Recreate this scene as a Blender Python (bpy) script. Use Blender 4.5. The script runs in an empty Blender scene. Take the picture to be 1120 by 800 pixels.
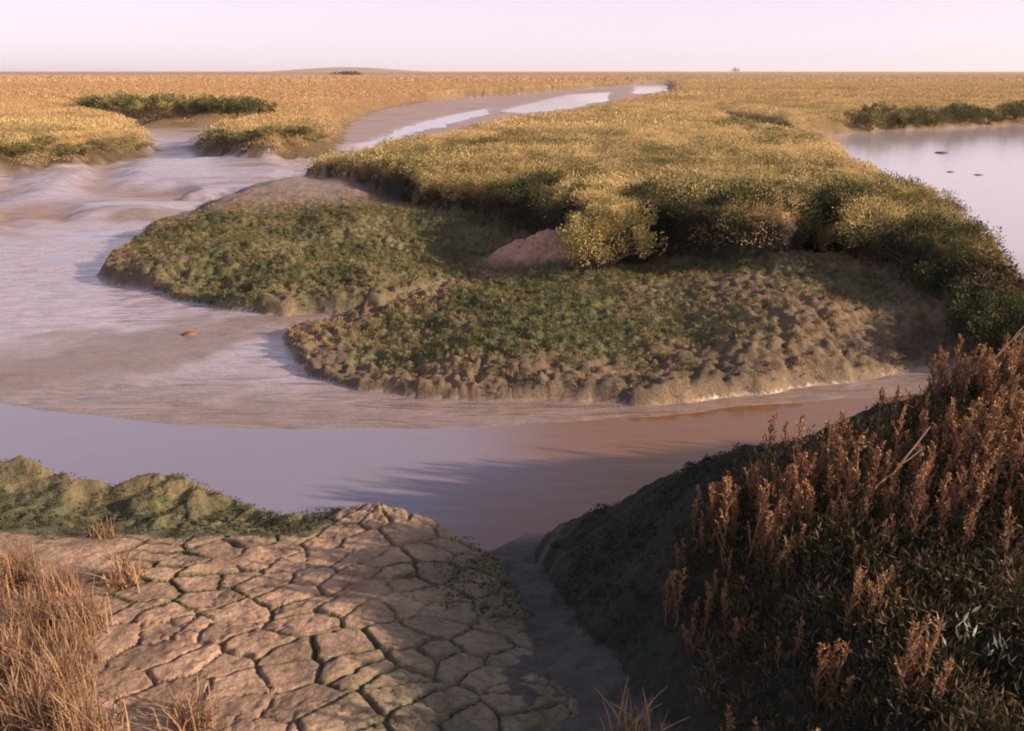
# Salt marsh at low tide: creek, eroding mud banks, sea-purslane shrubs and dry grass.
import bpy, math
import numpy as np
from mathutils import Vector

rng = np.random.default_rng(11)
SC = bpy.context.scene
COL = SC.collection

# ------------------------------------------------------------------ camera geometry
F_PX, CAMZ = 970.0, 1.65
PITCH = math.atan((400 - 78) / F_PX)
CP, SP = math.cos(PITCH), math.sin(PITCH)


def at(px, py, z):
    """survey helper: sight line through a photo point, met with the level z (metres)"""
    cx, cy = (px - 560) / F_PX, (400 - py) / F_PX
    dx, dy, dz = cx, CP + cy * SP, -SP + cy * CP
    t = (z - CAMZ) / dz
    return (dx * t, dy * t)


def poly(pts, z=None):
    out = []
    for p in pts:
        if p[0] == 'm':
            out.append((p[1], p[2]))
        else:
            out.append(at(p[0], p[1], p[2] if len(p) > 2 else z))
    return np.array(out)


# ------------------------------------------------------------------ noise
def _h(ix, iy, s):
    h = (ix.astype(np.int64) * 374761393 + iy.astype(np.int64) * 668265263 + s * 1442695041) & 0xFFFFFFFF
    h = ((h ^ (h >> 13)) * 1274126177) & 0xFFFFFFFF
    h = ((h ^ (h >> 16)) * 2246822519) & 0xFFFFFFFF
    return ((h ^ (h >> 15)) & 0xFFFFFF) / float(0x1000000)


def vn(x, y, s=0):
    """value noise in -1..1"""
    ix, iy = np.floor(x), np.floor(y)
    fx, fy = x - ix, y - iy
    ux, uy = fx * fx * (3 - 2 * fx), fy * fy * (3 - 2 * fy)
    a, b = _h(ix, iy, s), _h(ix + 1, iy, s)
    c, d = _h(ix, iy + 1, s), _h(ix + 1, iy + 1, s)
    return ((a + (b - a) * ux) * (1 - uy) + (c + (d - c) * ux) * uy) * 2 - 1


def fbm(x, y, s=0, o=3, g=0.5):
    r, a, f, t = 0, 1.0, 1.0, 0.0
    for k in range(o):
        r = r + a * vn(x * f + 17.3 * k, y * f - 9.1 * k, s + k)
        t += a
        a *= g
        f *= 2.03
    return r / t


def voro(x, y, s=0, jit=0.9):
    """distance to the cell border, F1, cell random"""
    ix, iy = np.floor(x), np.floor(y)
    best = np.full(x.shape, 9.0)
    bx = np.zeros(x.shape)
    by = np.zeros(x.shape)
    cid = np.zeros(x.shape)
    for j in (-1, 0, 1):
        for i in (-1, 0, 1):
            px = ix + i + 0.5 + jit * (_h(ix + i, iy + j, s) - 0.5) - x
            py = iy + j + 0.5 + jit * (_h(ix + i, iy + j, s + 7) - 0.5) - y
            d = px * px + py * py
            m = d < best
            best = np.where(m, d, best)
            bx = np.where(m, px, bx)
            by = np.where(m, py, by)
            cid = np.where(m, _h(ix + i, iy + j, s + 13), cid)
    bd = np.full(x.shape, 9.0)
    for j in (-2, -1, 0, 1, 2):
        for i in (-2, -1, 0, 1, 2):
            px = ix + i + 0.5 + jit * (_h(ix + i, iy + j, s) - 0.5) - x
            py = iy + j + 0.5 + jit * (_h(ix + i, iy + j, s + 7) - 0.5) - y
            ex, ey = px - bx, py - by
            L = np.sqrt(ex * ex + ey * ey)
            ok = L > 1e-5
            d = ((px + bx) * 0.5 * ex + (py + by) * 0.5 * ey) / np.where(ok, L, 1)
            bd = np.where(ok, np.minimum(bd, d), bd)
    return bd, np.sqrt(best), cid


def ss(a, b, x):
    t = np.clip((x - a) / (b - a), 0, 1)
    return t * t * (3 - 2 * t)


def sdp(P, x, y, margin=3.0):
    """signed distance to a polygon, positive inside; -margin far outside its box"""
    out = np.full(x.shape, -float(margin))
    sel = (x > P[:, 0].min() - margin) & (x < P[:, 0].max() + margin) & (y > P[:, 1].min() - margin) & (y < P[:, 1].max() + margin)
    xs, ys = x[sel], y[sel]
    d = np.full(xs.shape, 1e18)
    ins = np.zeros(xs.shape, bool)
    n = len(P)
    for i in range(n):
        ax, ay = P[i]
        bx, by = P[(i + 1) % n]
        ex, ey = bx - ax, by - ay
        l2 = ex * ex + ey * ey + 1e-12
        t = np.clip(((xs - ax) * ex + (ys - ay) * ey) / l2, 0, 1)
        qx, qy = xs - ax - t * ex, ys - ay - t * ey
        d = np.minimum(d, qx * qx + qy * qy)
        if ay != by:
            c = ((ys < ay) != (ys < by)) & (xs < (bx - ax) * (ys - ay) / (by - ay) + ax)
            ins ^= c
    d = np.sqrt(d)
    out[sel] = np.where(ins, d, np.maximum(-d, -margin))
    return out


# ------------------------------------------------------------------ survey of the marsh (outlines)
ZW = -0.85                                            # water level
ZM = -0.83                                            # mudflat level
BASIN = poly([
    ('m', 5.2, 6.4), (1130, 365), (1090, 345), (1050, 318), (1000, 300), (950, 285), (920, 270), (880, 262), (850, 283), (800, 282),
    (750, 268), (700, 262), (668, 270), (654, 268), (635, 256), (590, 240), (530, 233), (470, 229), (452, 212), (400, 203), (352, 195),
    (354, 186, -.2), (398, 166, -.05), (450, 152, 0), (520, 137, 0), (600, 124, .02), (660, 114, .02), (700, 106, .02), (748, 98, .02), ('m', 33, 190), (690, 91.5, -.6), (640, 95, -.6),
    (600, 98, -.6), (550, 101.5, -.6), (500, 104.5, -.6), (440, 110, -.6), (400, 116, -.6), (354, 130, -.6), (338, 148), (320, 157), (290, 161), (262, 156), (250, 150), (264, 141),
    (288, 134), (290, 127), (240, 129), (180, 129), (100, 124), (60, 121), (98, 130), (128, 143), (136, 154), (110, 163), (60, 170), (0, 176),
    (-260, 184), ('m', -40, 20), ('m', -40, -8), ('m', 14, -8), ('m', 14, 5.5), ('m', 8, 6.0)], -0.45)
POOL = np.array([(4.5, 6.5), (4.72, 7.6), (4.9, 8.7), (5.15, 10.1), (5.65, 12.3), (6.25, 14.4), (6.8, 18.6), (8.0, 23.5), (9.9, 32), (10.4, 35), (12.4, 38.5), (15.8, 41.5), (20, 44), (25, 47), (34, 50),
                 (60, 52), (90, 40), (90, 3), (20, 3.5), (9, 5.2)])
GULLY = poly([(905, 148), (888, 160), (840, 150), (800, 138), (776, 128), (790, 127), (850, 134), (890, 138), (915, 134)], -0.3)
CREEK = poly([(-260, 416), (-60, 430), (0, 440), (60, 450), (150, 460), (250, 467), (350, 469), (450, 467), (560, 465), (700, 456), (800, 446), (900, 438),
              (1000, 430), (1150, 418), (1150, 560), (900, 570), (640, 590), (575, 585), (545, 600), (480, 620), (300, 625), (0, 590), (-300, 590)], ZW)
FARCREEK = poly([(548, 122), (585, 112), (620, 104), (668, 101), (664, 110), (620, 120), (570, 124)], ZW)
FARBEND = poly([(694, 94.5), (742, 93.5), (742, 101), (692, 103)], ZW)
FARSTREAK = poly([(385, 160), (430, 142), (500, 124), (543, 117), (536, 127), (480, 141), (430, 156), (398, 170)], ZW)
STREAM = poly([(-300, 330), (-60, 285), (40, 258), (110, 247), (170, 243), (150, 256), (105, 280), (95, 300), (150, 330), (200, 350), (120, 380), (0, 400), (-300, 420)], ZW)
UPMUD = poly([(-400, 262), (0, 252), (60, 246), (120, 240), (190, 236), (250, 218), (330, 204), (352, 190), (330, 168), (200, 172), (0, 182), (-400, 200)], -0.75)
PROM = poly([(98, 298), (116, 310), (160, 321), (210, 333), (260, 341), (310, 345), (350, 341), (420, 345), (480, 330), (560, 280), (640, 268), (600, 244), (530, 240), (470, 238),
             (440, 216), (350, 203), (300, 211), (250, 221), (200, 238), (150, 263), (115, 283)], -0.8)
LOBE = poly([(300, 363), (305, 386), (330, 409), (380, 423), (450, 431), (550, 437), (650, 441), (700, 443), (760, 437), (850, 428), (930, 418), (1000, 405), (1060, 392),
             (1150, 385), (1200, 330), (1080, 330), (980, 300), (850, 285), (670, 285), (640, 262), (560, 282), (480, 302), (440, 320), (380, 340), (340, 352)], -0.8)
FBANK = poly([(-300, 505, -.5), (0, 499, -.5), (50, 496, -.5), (100, 509, -.55), (140, 512, -.55), (200, 509, -.55), (250, 521, -.6), (280, 543, -.68), (320, 553, -.7),
              (350, 548, -.65), (390, 537, -.6), (450, 544, -.6), (490, 555, -.62), (530, 575, -.68), (580, 612, -.70), (616, 680, -.66), (638, 740, -.62), (678, 800, -.58),
              ('m', .33, 1.6), ('m', .3, -8), ('m', -20, -8), ('m', -20, 4.8)])
RBANK = np.array([(0.03, 4.34), (0.17, 4.48), (0.5, 4.62), (0.95, 4.84), (1.5, 5.02), (2.2, 5.15), (3.2, 5.4), (4.5, 5.8), (14, 6.4), (14, -8), (0.52, -8),
                  (0.31, 1.8), (0.255, 2.3), (0.215, 2.8), (0.155, 3.4), (0.06, 4.0)])
MOUND = at(592, 268, -.55)


def dome(x, y, c, rx, ry, h):
    q = ((x - c[0]) / rx) ** 2 + ((y - c[1]) / ry) ** 2
    return h * np.exp(-q * 1.4)


def lin(c):
    c = np.array(c, float) / 255
    return np.where(c <= .04045, c / 12.92, ((c + .055) / 1.055) ** 2.4)


def mix(a, b, t):
    return a + (b - a) * t[:, None]


C_TURF = np.array((.25, .165, .075))
C_TURF2 = np.array((.36, .25, .115))
C_REDTURF = np.array((.29, .175, .09))
C_PEAT = np.array((.036, .029, .023))
C_WET = np.array((.325, .275, .315))
C_WETD = np.array((.205, .152, .135))
C_SLOPE = np.array((.135, .094, .060))
C_ALGAE = np.array((.064, .076, .036))
C_ALGAE2 = np.array((.115, .110, .056))
C_DRY = np.array((.320, .217, .155))
C_DRY2 = np.array((.225, .152, .112))
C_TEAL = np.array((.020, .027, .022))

MARSH, FLAT, SLOPE, CRACK, RIGHT = range(5)


def terrain(x, y, fine=True):
    """height, colour, wetness, region of the ground at plan points"""
    n1 = fbm(x * 1.6, y * 1.6, 1)
    n1b = fbm(x * 1.6, y * 1.6, 5)
    n2 = fbm(x * .16, y * .16, 9)
    n2b = fbm(x * .16, y * .16, 14)
    far = ss(14, 45, y)
    amp = 0.10 + 0.25 * ss(10, 22, y)
    wx, wy = x + amp * n1 + .6 * far * n2, y + amp * n1b + .8 * far * n2b
    dB = sdp(BASIN, wx, wy, 6)
    dP = np.maximum(sdp(POOL, wx, wy, 6), sdp(GULLY, wx, wy, 6))
    low = np.maximum(dB, dP)
    # marsh top
    far2 = ss(300, 900, y)
    top = -0.06 + .035 * fbm(x * .7, y * .7, 21) + .03 * n2 + far2 * .35 * fbm(x * .004, y * .02, 23)
    top = top - .42 * ss(9.6, 7.3, y) * ss(2.6, 3.8, x) * ss(7, 5.5, x)
    top = top + 0.16 * ss(4.5, .5, np.hypot((x - 2.6) * .75, y - 11.3))
    # mudflat and channels
    fl = ZM + .012 * fbm(x * .45 + .2 * n1, y * .9, 31) + .006 * n1 + .012 * fbm((x + .5 * y) * .8 + .4 * n1, (y - .4 * x) * 2.6, 33)
    dC = sdp(CREEK, x + .05 * n1, y + .05 * n1b, 3)
    dS = sdp(STREAM, wx, wy, 3)
    dF = np.maximum(np.maximum(sdp(FARCREEK, wx, wy, 6), sdp(FARBEND, wx, wy, 6)), sdp(FARSTREAK, wx, wy, 6) - .25)
    fl = np.where(dC > -1.2, np.minimum(fl, ZW + .004 + np.maximum(-dC, 0) * .035), fl)
    fl = fl - .028 * ss(-.5, .5, dS)
    fl = np.where(dP < 0, np.maximum(fl, ZW + .004 + .25 * (fl - ZW) * (fl < ZW)), fl)
    fl = fl - .25 * ss(-.05, .8, dC) - .25 * ss(-.2, 1.2, dF)
    dU = sdp(UPMUD, wx, wy, 3)
    rip = np.abs(vn((x + .45 * y) * .75 + .5 * n1, (y - .3 * x) * .12, 41))
    fl = fl + ss(0.0, 1.1, dU) * (.16 - .17 * ss(.5, .0, rip)) + .015 * ss(0, 1, dU) * n1
    fl = np.where((np.abs(x) < 1.6) & (y < 4.75), np.maximum(fl, -.90 + .225 * (4.5 - y) + .02 * n1 + .05 * fbm(x * 6, y * 6, 35)), fl)
    fl = np.where(dP > 0, np.minimum(fl, ZW - .12), fl)
    bw = .22 + (.045 * np.clip(y - 10, 0, 12) + .10 * np.clip(y - 23, 0, 12)) * (.6 + .4 * n2)
    h = top + (fl - top) * ss(0, 1, low / bw)
    reg = np.where(low > bw * .97, FLAT, MARSH)
    # colour of marsh
    t1 = ss(-.35, .45, fbm(x * .35, y * .35, 51))
    col = mix(np.broadcast_to(C_TURF, (len(x), 3)), C_TURF2, t1)
    tr = ss(28, 70, y) * ss(-.3, .5, fbm(x * .012, y * .035, 55) + .25) * ss(8, -12, x - .12 * y)
    col = mix(col, C_REDTURF, tr)
    band = ss(.15, .55, fbm(x * .006, y * .022, 57))
    col = mix(col, np.array((.13, .085, .05)), band * ss(90, 220, y) * .8)
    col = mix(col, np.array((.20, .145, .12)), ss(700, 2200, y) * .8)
    bank = ss(.02, .3, low / bw)
    col = mix(col, C_PEAT, bank * (1 - .5 * far))
    # colour of mudflat
    m = ss(.9, 1.1, low / bw)
    str_ = fbm((x + .4 * y) * .35, (y - .4 * x) * 1.1 + .6 * n1, 61)
    wc = mix(np.broadcast_to(C_WET, (len(x), 3)), C_WETD, ss(.0, .5, str_ + .12 * vn((x + .4 * y) * .9, (y - .4 * x) * 5, 63)))
    wc = mix(wc, np.array((.185, .125, .09)), ss(1.5, .2, -dC + .3 * n1) * .9)
    wc = mix(wc, np.array((.235, .15, .11)), ss(.35, .0, rip) * ss(.2, .9, dU) * .7)
    fm = ss(24, 34, y + .5 * x) * ss(.6, -.6, dF) * ss(-.2, .2, dB) * (dP < 0)
    wc = mix(wc, np.array((.27, .19, .155)), fm * .85)
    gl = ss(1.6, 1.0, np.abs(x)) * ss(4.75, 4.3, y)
    wc = mix(wc, np.array((.060, .054, .050)), gl)  # gully mud darkened, its shade painted into the colour
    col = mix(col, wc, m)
    wet = m * (.72 + .28 * ss(.4, -.3, str_))
    wet = wet * (1 - .8 * gl) * (1 - .5 * fm)
    wet = wet * (1 - .45 * ss(.2, .9, dU) * ss(.4, 0, rip))
    # the slumped slope of the island: promontory and lobe
    clod_b, clod_f, clod_c = voro(x * 9.5 + .7 * n1, y * 9.5 + .7 * n1b, 71) if fine else (0, .4, .5)
    rill = (1 - np.abs(vn(x * 1.9 + .3 * n1, y * .75, 78))) ** 5
    lump = .10 * vn(x * .85, y * .8, 79) - .025 * rill + .042 * np.clip(.55 - clod_f, -.2, .5) + .020 * (clod_c - .5) + .022 * vn(x * 17, y * 17, 73) + .03 * fbm(x * 4, y * 4, 75) + .05 * fbm(x * 1.1, y * 1.1, 77)
    dPr = sdp(PROM, x + .10 * n1, y + .16 * n1b, 3)
    hP = -1.0 + .22 * ss(11.5, 16, y) * ss(0, 1.5, dPr) + (.31 + .06 * n1) * ss(-.04, .20, dPr) + .13 * np.clip(dPr, 0, 1.2) + .03 * np.clip(dPr - 1.2, 0, 4) + lump * ss(0, .3, dPr) * 1.25 * (1 - .8 * ss(13, 15, y))
    g = (dPr > -.05) & (hP > h) & (low > bw * .3)
    h = np.where(g, hP, h)
    reg = np.where(g, SLOPE, reg)
    dL = sdp(LOBE, x + .10 * n1, y + .10 * n1b, 3)
    hL = -1.0 + (.24 + .04 * n1) * ss(-.03, .16, dL) + .095 * np.clip(dL, 0, 4.2) + .22 * ss(1.6, 3.2, x) * ss(0, .9, dL) + np.maximum(lump, -.06 - .2 * np.clip(dL, 0, 1)) * ss(0, .25, dL) * 1.15
    hL = hL + dome(x, y, MOUND, .95, .65, .38)
    g2 = (dL > -.05) & (hL > h) & (low > bw * .3)
    h = np.where(g2, hL, h)
    reg = np.where(g2, SLOPE, reg)
    gs = g | g2
    if gs.any():
        dd = np.where(g2, dL, dPr)
        al = ss(-.35, .45, -.35 * rill + fbm(x * .8, y * .8, 81) + .95 * np.exp(-((dd - 1.9) / 1.05) ** 2) - .30 + .45 * g2 * np.maximum(ss(-.6, -1.2, x) * ss(.3, .8, dd), ss(7.6, 8.6, y) * ss(1.5, .6, x)) + .72 * (g & ~g2) * ss(-5.0, -3.6, x) - .5 * ss(1.2, 3.6, x + .5 * n1) + .4 * vn(x * 9, y * 9, 83) - .45 * ss(.9, .2, dd) * g2)
        sc = mix(np.broadcast_to(C_SLOPE, (len(x), 3)), np.array((.088, .066, .048)), ss(-.3, .4, fbm(x * 3, y * 3, 85)))
        sc = mix(sc, mix(np.broadcast_to(C_ALGAE, (len(x), 3)), C_ALGAE2, ss(-.3, .5, fbm(x * 2, y * 2, 87))), al * .9)
        pale = ss(.16, .0, dd) * ss(-.1, .4, vn(x * 5, y * 5, 89))
        sc = mix(sc, np.array((.30, .21, .135)), pale * .8)
        md = dome(x, y, MOUND, .98, .65, 1.0)
        sc = mix(sc, np.array((.40, .225, .165)), ss(.2, .55, md + .2 * n1))
        pt = ss(.2, -.05, low - bw) if not np.isscalar(low) else 0
        flatp = (g & ~g2) * ss(.3, 1.2, dPr) * ss(13.4, 15, y + .6 * n1)
        sc = mix(sc, np.array((.21, .15, .125)), flatp * .9)
        col = np.where(gs[:, None], sc, col)
        wet = np.where(gs, .12 + .25 * ss(.25, 0, dd) + .3 * flatp, wet)
    # cracked bank at the left
    dG = sdp(FBANK, x + .035 * n1 + .03 * vn(x * 7, y * 7, 98), y + .035 * n1b + .03 * vn(x * 7, y * 7, 99), 3)
    pl = -.27 - .145 * (y - 2.2) - .05 * np.clip(x + .9, -1, 2) - .09 * ss(-.6, .15, x)
    hx, hy = at(55, 515, -.52)
    h1 = dome(x, y, (hx, hy), .60, .30, .165)
    hx, hy = at(195, 525, -.55)
    h2 = dome(x, y, (hx, hy), .50, .24, .14)
    hx, hy = at(425, 565, -.6)
    h3 = dome(x, y, (hx, hy), .42, .34, .09)
    hx, hy = at(170, 575, -.62)
    dip = dome(x, y, (hx, hy), 1.0, .30, .11)
    hump = h1 + h2 + h3 - dip + (.05 * fbm(x * 7, y * 7, 96) + .018 * vn(x * 24, y * 24, 97)) * ss(.01, .07, h1 + h2 + dip)
    rough = .018 * fbm(x * 5, y * 5, 91) + .0035 * vn(x * 31, y * 31, 93) + .0025 * vn(x * 60, y * 60, 94)
    # drying cracks: big plates nearby, crumbling clods on the crest
    q = .9 * ss(3.5, 2.2, y) + .1
    wqx, wqy = .03 * fbm(x * 7, y * 7, 95), .03 * fbm(x * 7, y * 7, 97)
    u, v = (x * .80 + y * .60 + wqx), (-x * .60 + y * .80 + wqy)
    cb, cf, cc = voro(u * 4.9, v * 6.6, 101, 1.0) if fine else (1., .4, .5)
    cb2, cf2, cc2 = voro((x + wqx) * 13, (y + wqy) * 13, 111, .9) if fine else (1., .4, .5)
    cw = .034 + .045 * vn(x * 2.2, y * 2.2, 113) + .03 * vn(x * 9, y * 9, 114)
    cm = ss(-1.95, -1.35, x + .15 * n1) * ss(.0, .12, dG)
    open_ = ss(-.85, .15, vn(x * 3.1, y * 3.1, 115) + .55 * ss(-1.2, -.3, x))
    crack = (1 - ss(.0, 1.0, cb / np.maximum(cw, .02))) * open_
    cup = .002 * ss(0, .12, cb) + .010 * (cc - .5)
    hair = (1 - ss(0, .07, cb2)) * ss(-.1, .5, vn(x * 2.7, y * 2.7, 116))
    crack = np.maximum(crack, .22 * hair)
    small = .010 * np.clip(cf2 - .5, -.3, .3) + .008 * (cc2 - .5)
    crest = ss(.04, .10, h3 + .1 * h1 + .6 * h2)
    hF = -1.05 + (pl + hump + 1.05 + rough + cm * (cup - .034 * crack) - cm * small * .5 - crest * small * 2.2) * ss(-.05, .20 + .12 * ss(3.6, 4.2, y), dG)
    g = (dG > -.10) & (hF > h)
    h = np.where(g, hF, h)
    reg = np.where(g, CRACK, reg)
    fc = mix(np.broadcast_to(C_DRY, (len(x), 3)), C_DRY2, ss(-.3, .4, fbm(x * 6, y * 6, 121)))
    if fine:
        fc = fc * (.86 + .28 * cc)[:, None]
    ga = ss(-.05, .35, .35 * n1 + .25 * vn(x * 6, y * 6, 123) + 12 * dip + .8 * ss(3.65, 3.95, y) * ss(-.7, -1.1, x) - 3.5 * h3 + .9 * ss(.30, .02, dG) * ss(3.2, 4.0, y) - .42 + .95 * ss(.02, .07, h1) + .30 * ss(.02, .08, h2))
    fc = mix(fc, mix(np.broadcast_to(C_ALGAE, (len(x), 3)), np.array((.13, .108, .058)), ss(.2, .9, (h1 + 1.3 * h2) * 8 + .4 * vn(x * 6, y * 6, 124))), ga * .85)
    fc = mix(fc, np.array((.060, .070, .032)), ss(.13, .03, cb) * open_ * ss(-.5, .3, vn(x * 2.5, y * 2.5, 125)) * .85)
    fc = mix(fc, np.array((.17, .15, .105)), ss(-.85, -.05, x + .25 * n1) * .85)  # right part tinted grey-olive, painting the neighbouring bank's shade into the soil
    fc = mix(fc, C_ALGAE2 * .8, ss(.15, .6, fbm(x * 2.6, y * 2.6, 127) + .35 * ss(.5, 0, dG)) * ss(-.8, .1, x + .25 * (y - 3)) * .8)
    fc = mix(fc, np.array((.13, .115, .09)), ss(.35, .0, dG) * ss(3.9, 3.2, y) * .6)
    col = np.where(g[:, None], fc, col)
    wet = np.where(g, .05 + .12 * ga + .25 * ss(.2, 0, dG), wet)
    # bank at the right
    dR = sdp(RBANK, x + .05 * n1, y + .05 * n1b, 3)
    topR = -.28 + .14 * np.clip(x, 0, 3) + .17 * ss(4.1, 3.1, y) - .11 * ss(3.7, 4.5, y) * ss(2.2, 1.2, x) + .04 * fbm(x * 2, y * 2, 131)
    hR = -1.0 + (topR + 1.0 + .07 * fbm(x * 6, y * 6, 133) + .016 * vn(x * 22, y * 22, 135) + .010 * vn(x * 45, y * 45, 136)) * (.42 * ss(-.05, .16, dR) + .58 * ss(0, .85, dR))
    g = (dR > -.08) & (hR > h)
    h = np.where(g, hR, h)
    reg = np.where(g, RIGHT, reg)
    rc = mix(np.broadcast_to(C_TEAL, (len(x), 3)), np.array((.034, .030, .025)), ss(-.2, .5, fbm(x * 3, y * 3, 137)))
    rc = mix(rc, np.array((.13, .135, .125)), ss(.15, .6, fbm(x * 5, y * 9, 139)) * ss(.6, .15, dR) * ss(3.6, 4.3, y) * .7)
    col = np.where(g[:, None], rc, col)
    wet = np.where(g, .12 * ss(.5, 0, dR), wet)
    # low hill on the horizon
    h = h + 10 * ss(1, 0, np.hypot((x + 370) / 210, (y - 2100) / 250)) * (1 + .3 * fbm(x * .02, y * .02, 141))
    return h, np.clip(col, .01, .9), np.clip(wet, 0, 1), reg


# ------------------------------------------------------------------ mesh helpers
def mesh_np(name, V, Q, col=None, wet=None, mats=None, smooth=False, tri=False):
    me = bpy.data.meshes.new(name)
    n, k = len(Q), Q.shape[1]
    me.vertices.add(len(V))
    me.vertices.foreach_set('co', V.astype(np.float32).ravel())
    me.loops.add(n * k)
    me.loops.foreach_set('vertex_index', Q.astype(np.int32).ravel())
    me.polygons.add(n)
    me.polygons.foreach_set('loop_start', (np.arange(n) * k).astype(np.int32))
    me.polygons.foreach_set('loop_total', np.full(n, k, np.int32))
    me.polygons.foreach_set('use_smooth', np.full(n, smooth, bool))
    me.update(calc_edges=True)
    if col is not None:
        a = me.attributes.new('col', 'FLOAT_COLOR', 'POINT')
        a.data.foreach_set('color', np.concatenate([col, np.ones((len(col), 1))], 1).astype(np.float32).ravel())
    if wet is not None:
        a = me.attributes.new('wet', 'FLOAT', 'POINT')
        a.data.foreach_set('value', wet.astype(np.float32))
    for m in mats or []:
        me.materials.append(m)
    return me


def link(name, me, parent=None, loc=None):
    o = bpy.data.objects.new(name, me)
    COL.objects.link(o)
    if parent:
        o.parent = parent
    if loc is not None:
        o.location = loc
    return o


def tag(o, label=None, cat=None, group=None, kind=None):
    if label: o['label'] = label
    if cat: o['category'] = cat
    if group: o['group'] = group
    if kind: o['kind'] = kind
    return o


# ------------------------------------------------------------------ materials
def node_mat(name):
    m = bpy.data.materials.new(name)
    m.use_nodes = True
    nt = m.node_tree
    b = nt.nodes['Principled BSDF']
    return m, nt, b


def N(nt, t, **kw):
    n = nt.nodes.new(t)
    for k, v in kw.items():
        setattr(n, k, v)
    return n


def ground_mat():
    m, nt, b = node_mat('marsh mud')
    L = nt.links.new
    ac = N(nt, 'ShaderNodeAttribute', attribute_name='col')
    aw = N(nt, 'ShaderNodeAttribute', attribute_name='wet')
    tc = N(nt, 'ShaderNodeTexCoord')
    n1 = N(nt, 'ShaderNodeTexNoise')
    n1.inputs['Scale'].default_value = 38
    n1.inputs['Detail'].default_value = 6
    n1.inputs['Roughness'].default_value = .65
    L(tc.outputs['Object'], n1.inputs['Vector'])
    n2 = N(nt, 'ShaderNodeTexNoise')
    n2.inputs['Scale'].default_value = 5
    n2.inputs['Detail'].default_value = 5
    L(tc.outputs['Object'], n2.inputs['Vector'])
    mr = N(nt, 'ShaderNodeMapRange')
    mr.inputs['From Min'].default_value, mr.inputs['From Max'].default_value = .3, .7
    mr.inputs['To Min'].default_value, mr.inputs['To Max'].default_value = .68, 1.28
    L(n1.outputs['Fac'], mr.inputs['Value'])
    mr2 = N(nt, 'ShaderNodeMapRange')
    mr2.inputs['From Min'].default_value, mr2.inputs['From Max'].default_value = .3, .7
    mr2.inputs['To Min'].default_value, mr2.inputs['To Max'].default_value = .84, 1.14
    L(n2.outputs['Fac'], mr2.inputs['Value'])
    mu = N(nt, 'ShaderNodeMath', operation='MULTIPLY')
    L(mr.outputs[0], mu.inputs[0])
    L(mr2.outputs[0], mu.inputs[1])
    mx = N(nt, 'ShaderNodeMix', data_type='RGBA', blend_type='MULTIPLY')
    mx.inputs['Factor'].default_value = 1
    L(ac.outputs['Color'], mx.inputs['A'])
    L(mu.outputs[0], mx.inputs['B'])
    L(mx.outputs['Result'], b.inputs['Base Color'])
    # wet mud is shiny, in patches
    ro = N(nt, 'ShaderNodeMapRange')
    ro.inputs['From Min'].default_value, ro.inputs['From Max'].default_value = 0, 1
    ro.inputs['To Min'].default_value, ro.inputs['To Max'].default_value = .92, .26
    L(aw.outputs['Fac'], ro.inputs['Value'])
    ra = N(nt, 'ShaderNodeMath', operation='MULTIPLY_ADD')
    ra.inputs[1].default_value = .18
    L(n2.outputs['Fac'], ra.inputs[0])
    rs = N(nt, 'ShaderNodeMath', operation='SUBTRACT')
    rs.inputs[1].default_value = .09
    L(ro.outputs[0], rs.inputs[0])
    L(rs.outputs[0], ra.inputs[2])
    L(ra.outputs[0], b.inputs['Roughness'])
    sp = N(nt, 'ShaderNodeMapRange')
    sp.inputs['To Min'].default_value, sp.inputs['To Max'].default_value = .15, .95
    L(aw.outputs['Fac'], sp.inputs['Value'])
    L(sp.outputs[0], b.inputs['Specular IOR Level'])
    bp = N(nt, 'ShaderNodeBump')
    bs = N(nt, 'ShaderNodeMapRange')
    bs.inputs['To Min'].default_value, bs.inputs['To Max'].default_value = .9, .07
    L(aw.outputs['Fac'], bs.inputs['Value'])
    L(bs.outputs[0], bp.inputs['Strength'])
    bp.inputs['Distance'].default_value = .02
    L(n1.outputs['Fac'], bp.inputs['Height'])
    # flow ridges pressed into the wet mud
    mp = N(nt, 'ShaderNodeMapping')
    mp.inputs['Rotation'].default_value = (0, 0, math.radians(24))
    mp.inputs['Scale'].default_value = (.55, 2.6, 1)
    L(tc.outputs['Object'], mp.inputs['Vector'])
    n3 = N(nt, 'ShaderNodeTexNoise')
    n3.inputs['Scale'].default_value = 2.2
    n3.inputs['Detail'].default_value = 2
    n3.inputs['Distortion'].default_value = .8
    L(mp.outputs[0], n3.inputs['Vector'])
    b3 = N(nt, 'ShaderNodeBump')
    b3.inputs['Distance'].default_value = .12
    w3 = N(nt, 'ShaderNodeMath', operation='MULTIPLY')
    w3.inputs[1].default_value = .55
    L(aw.outputs['Fac'], w3.inputs[0])
    L(w3.outputs[0], b3.inputs['Strength'])
    L(n3.outputs['Fac'], b3.inputs['Height'])
    L(bp.outputs[0], b3.inputs['Normal'])
    L(b3.outputs[0], b.inputs['Normal'])
    return m


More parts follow.
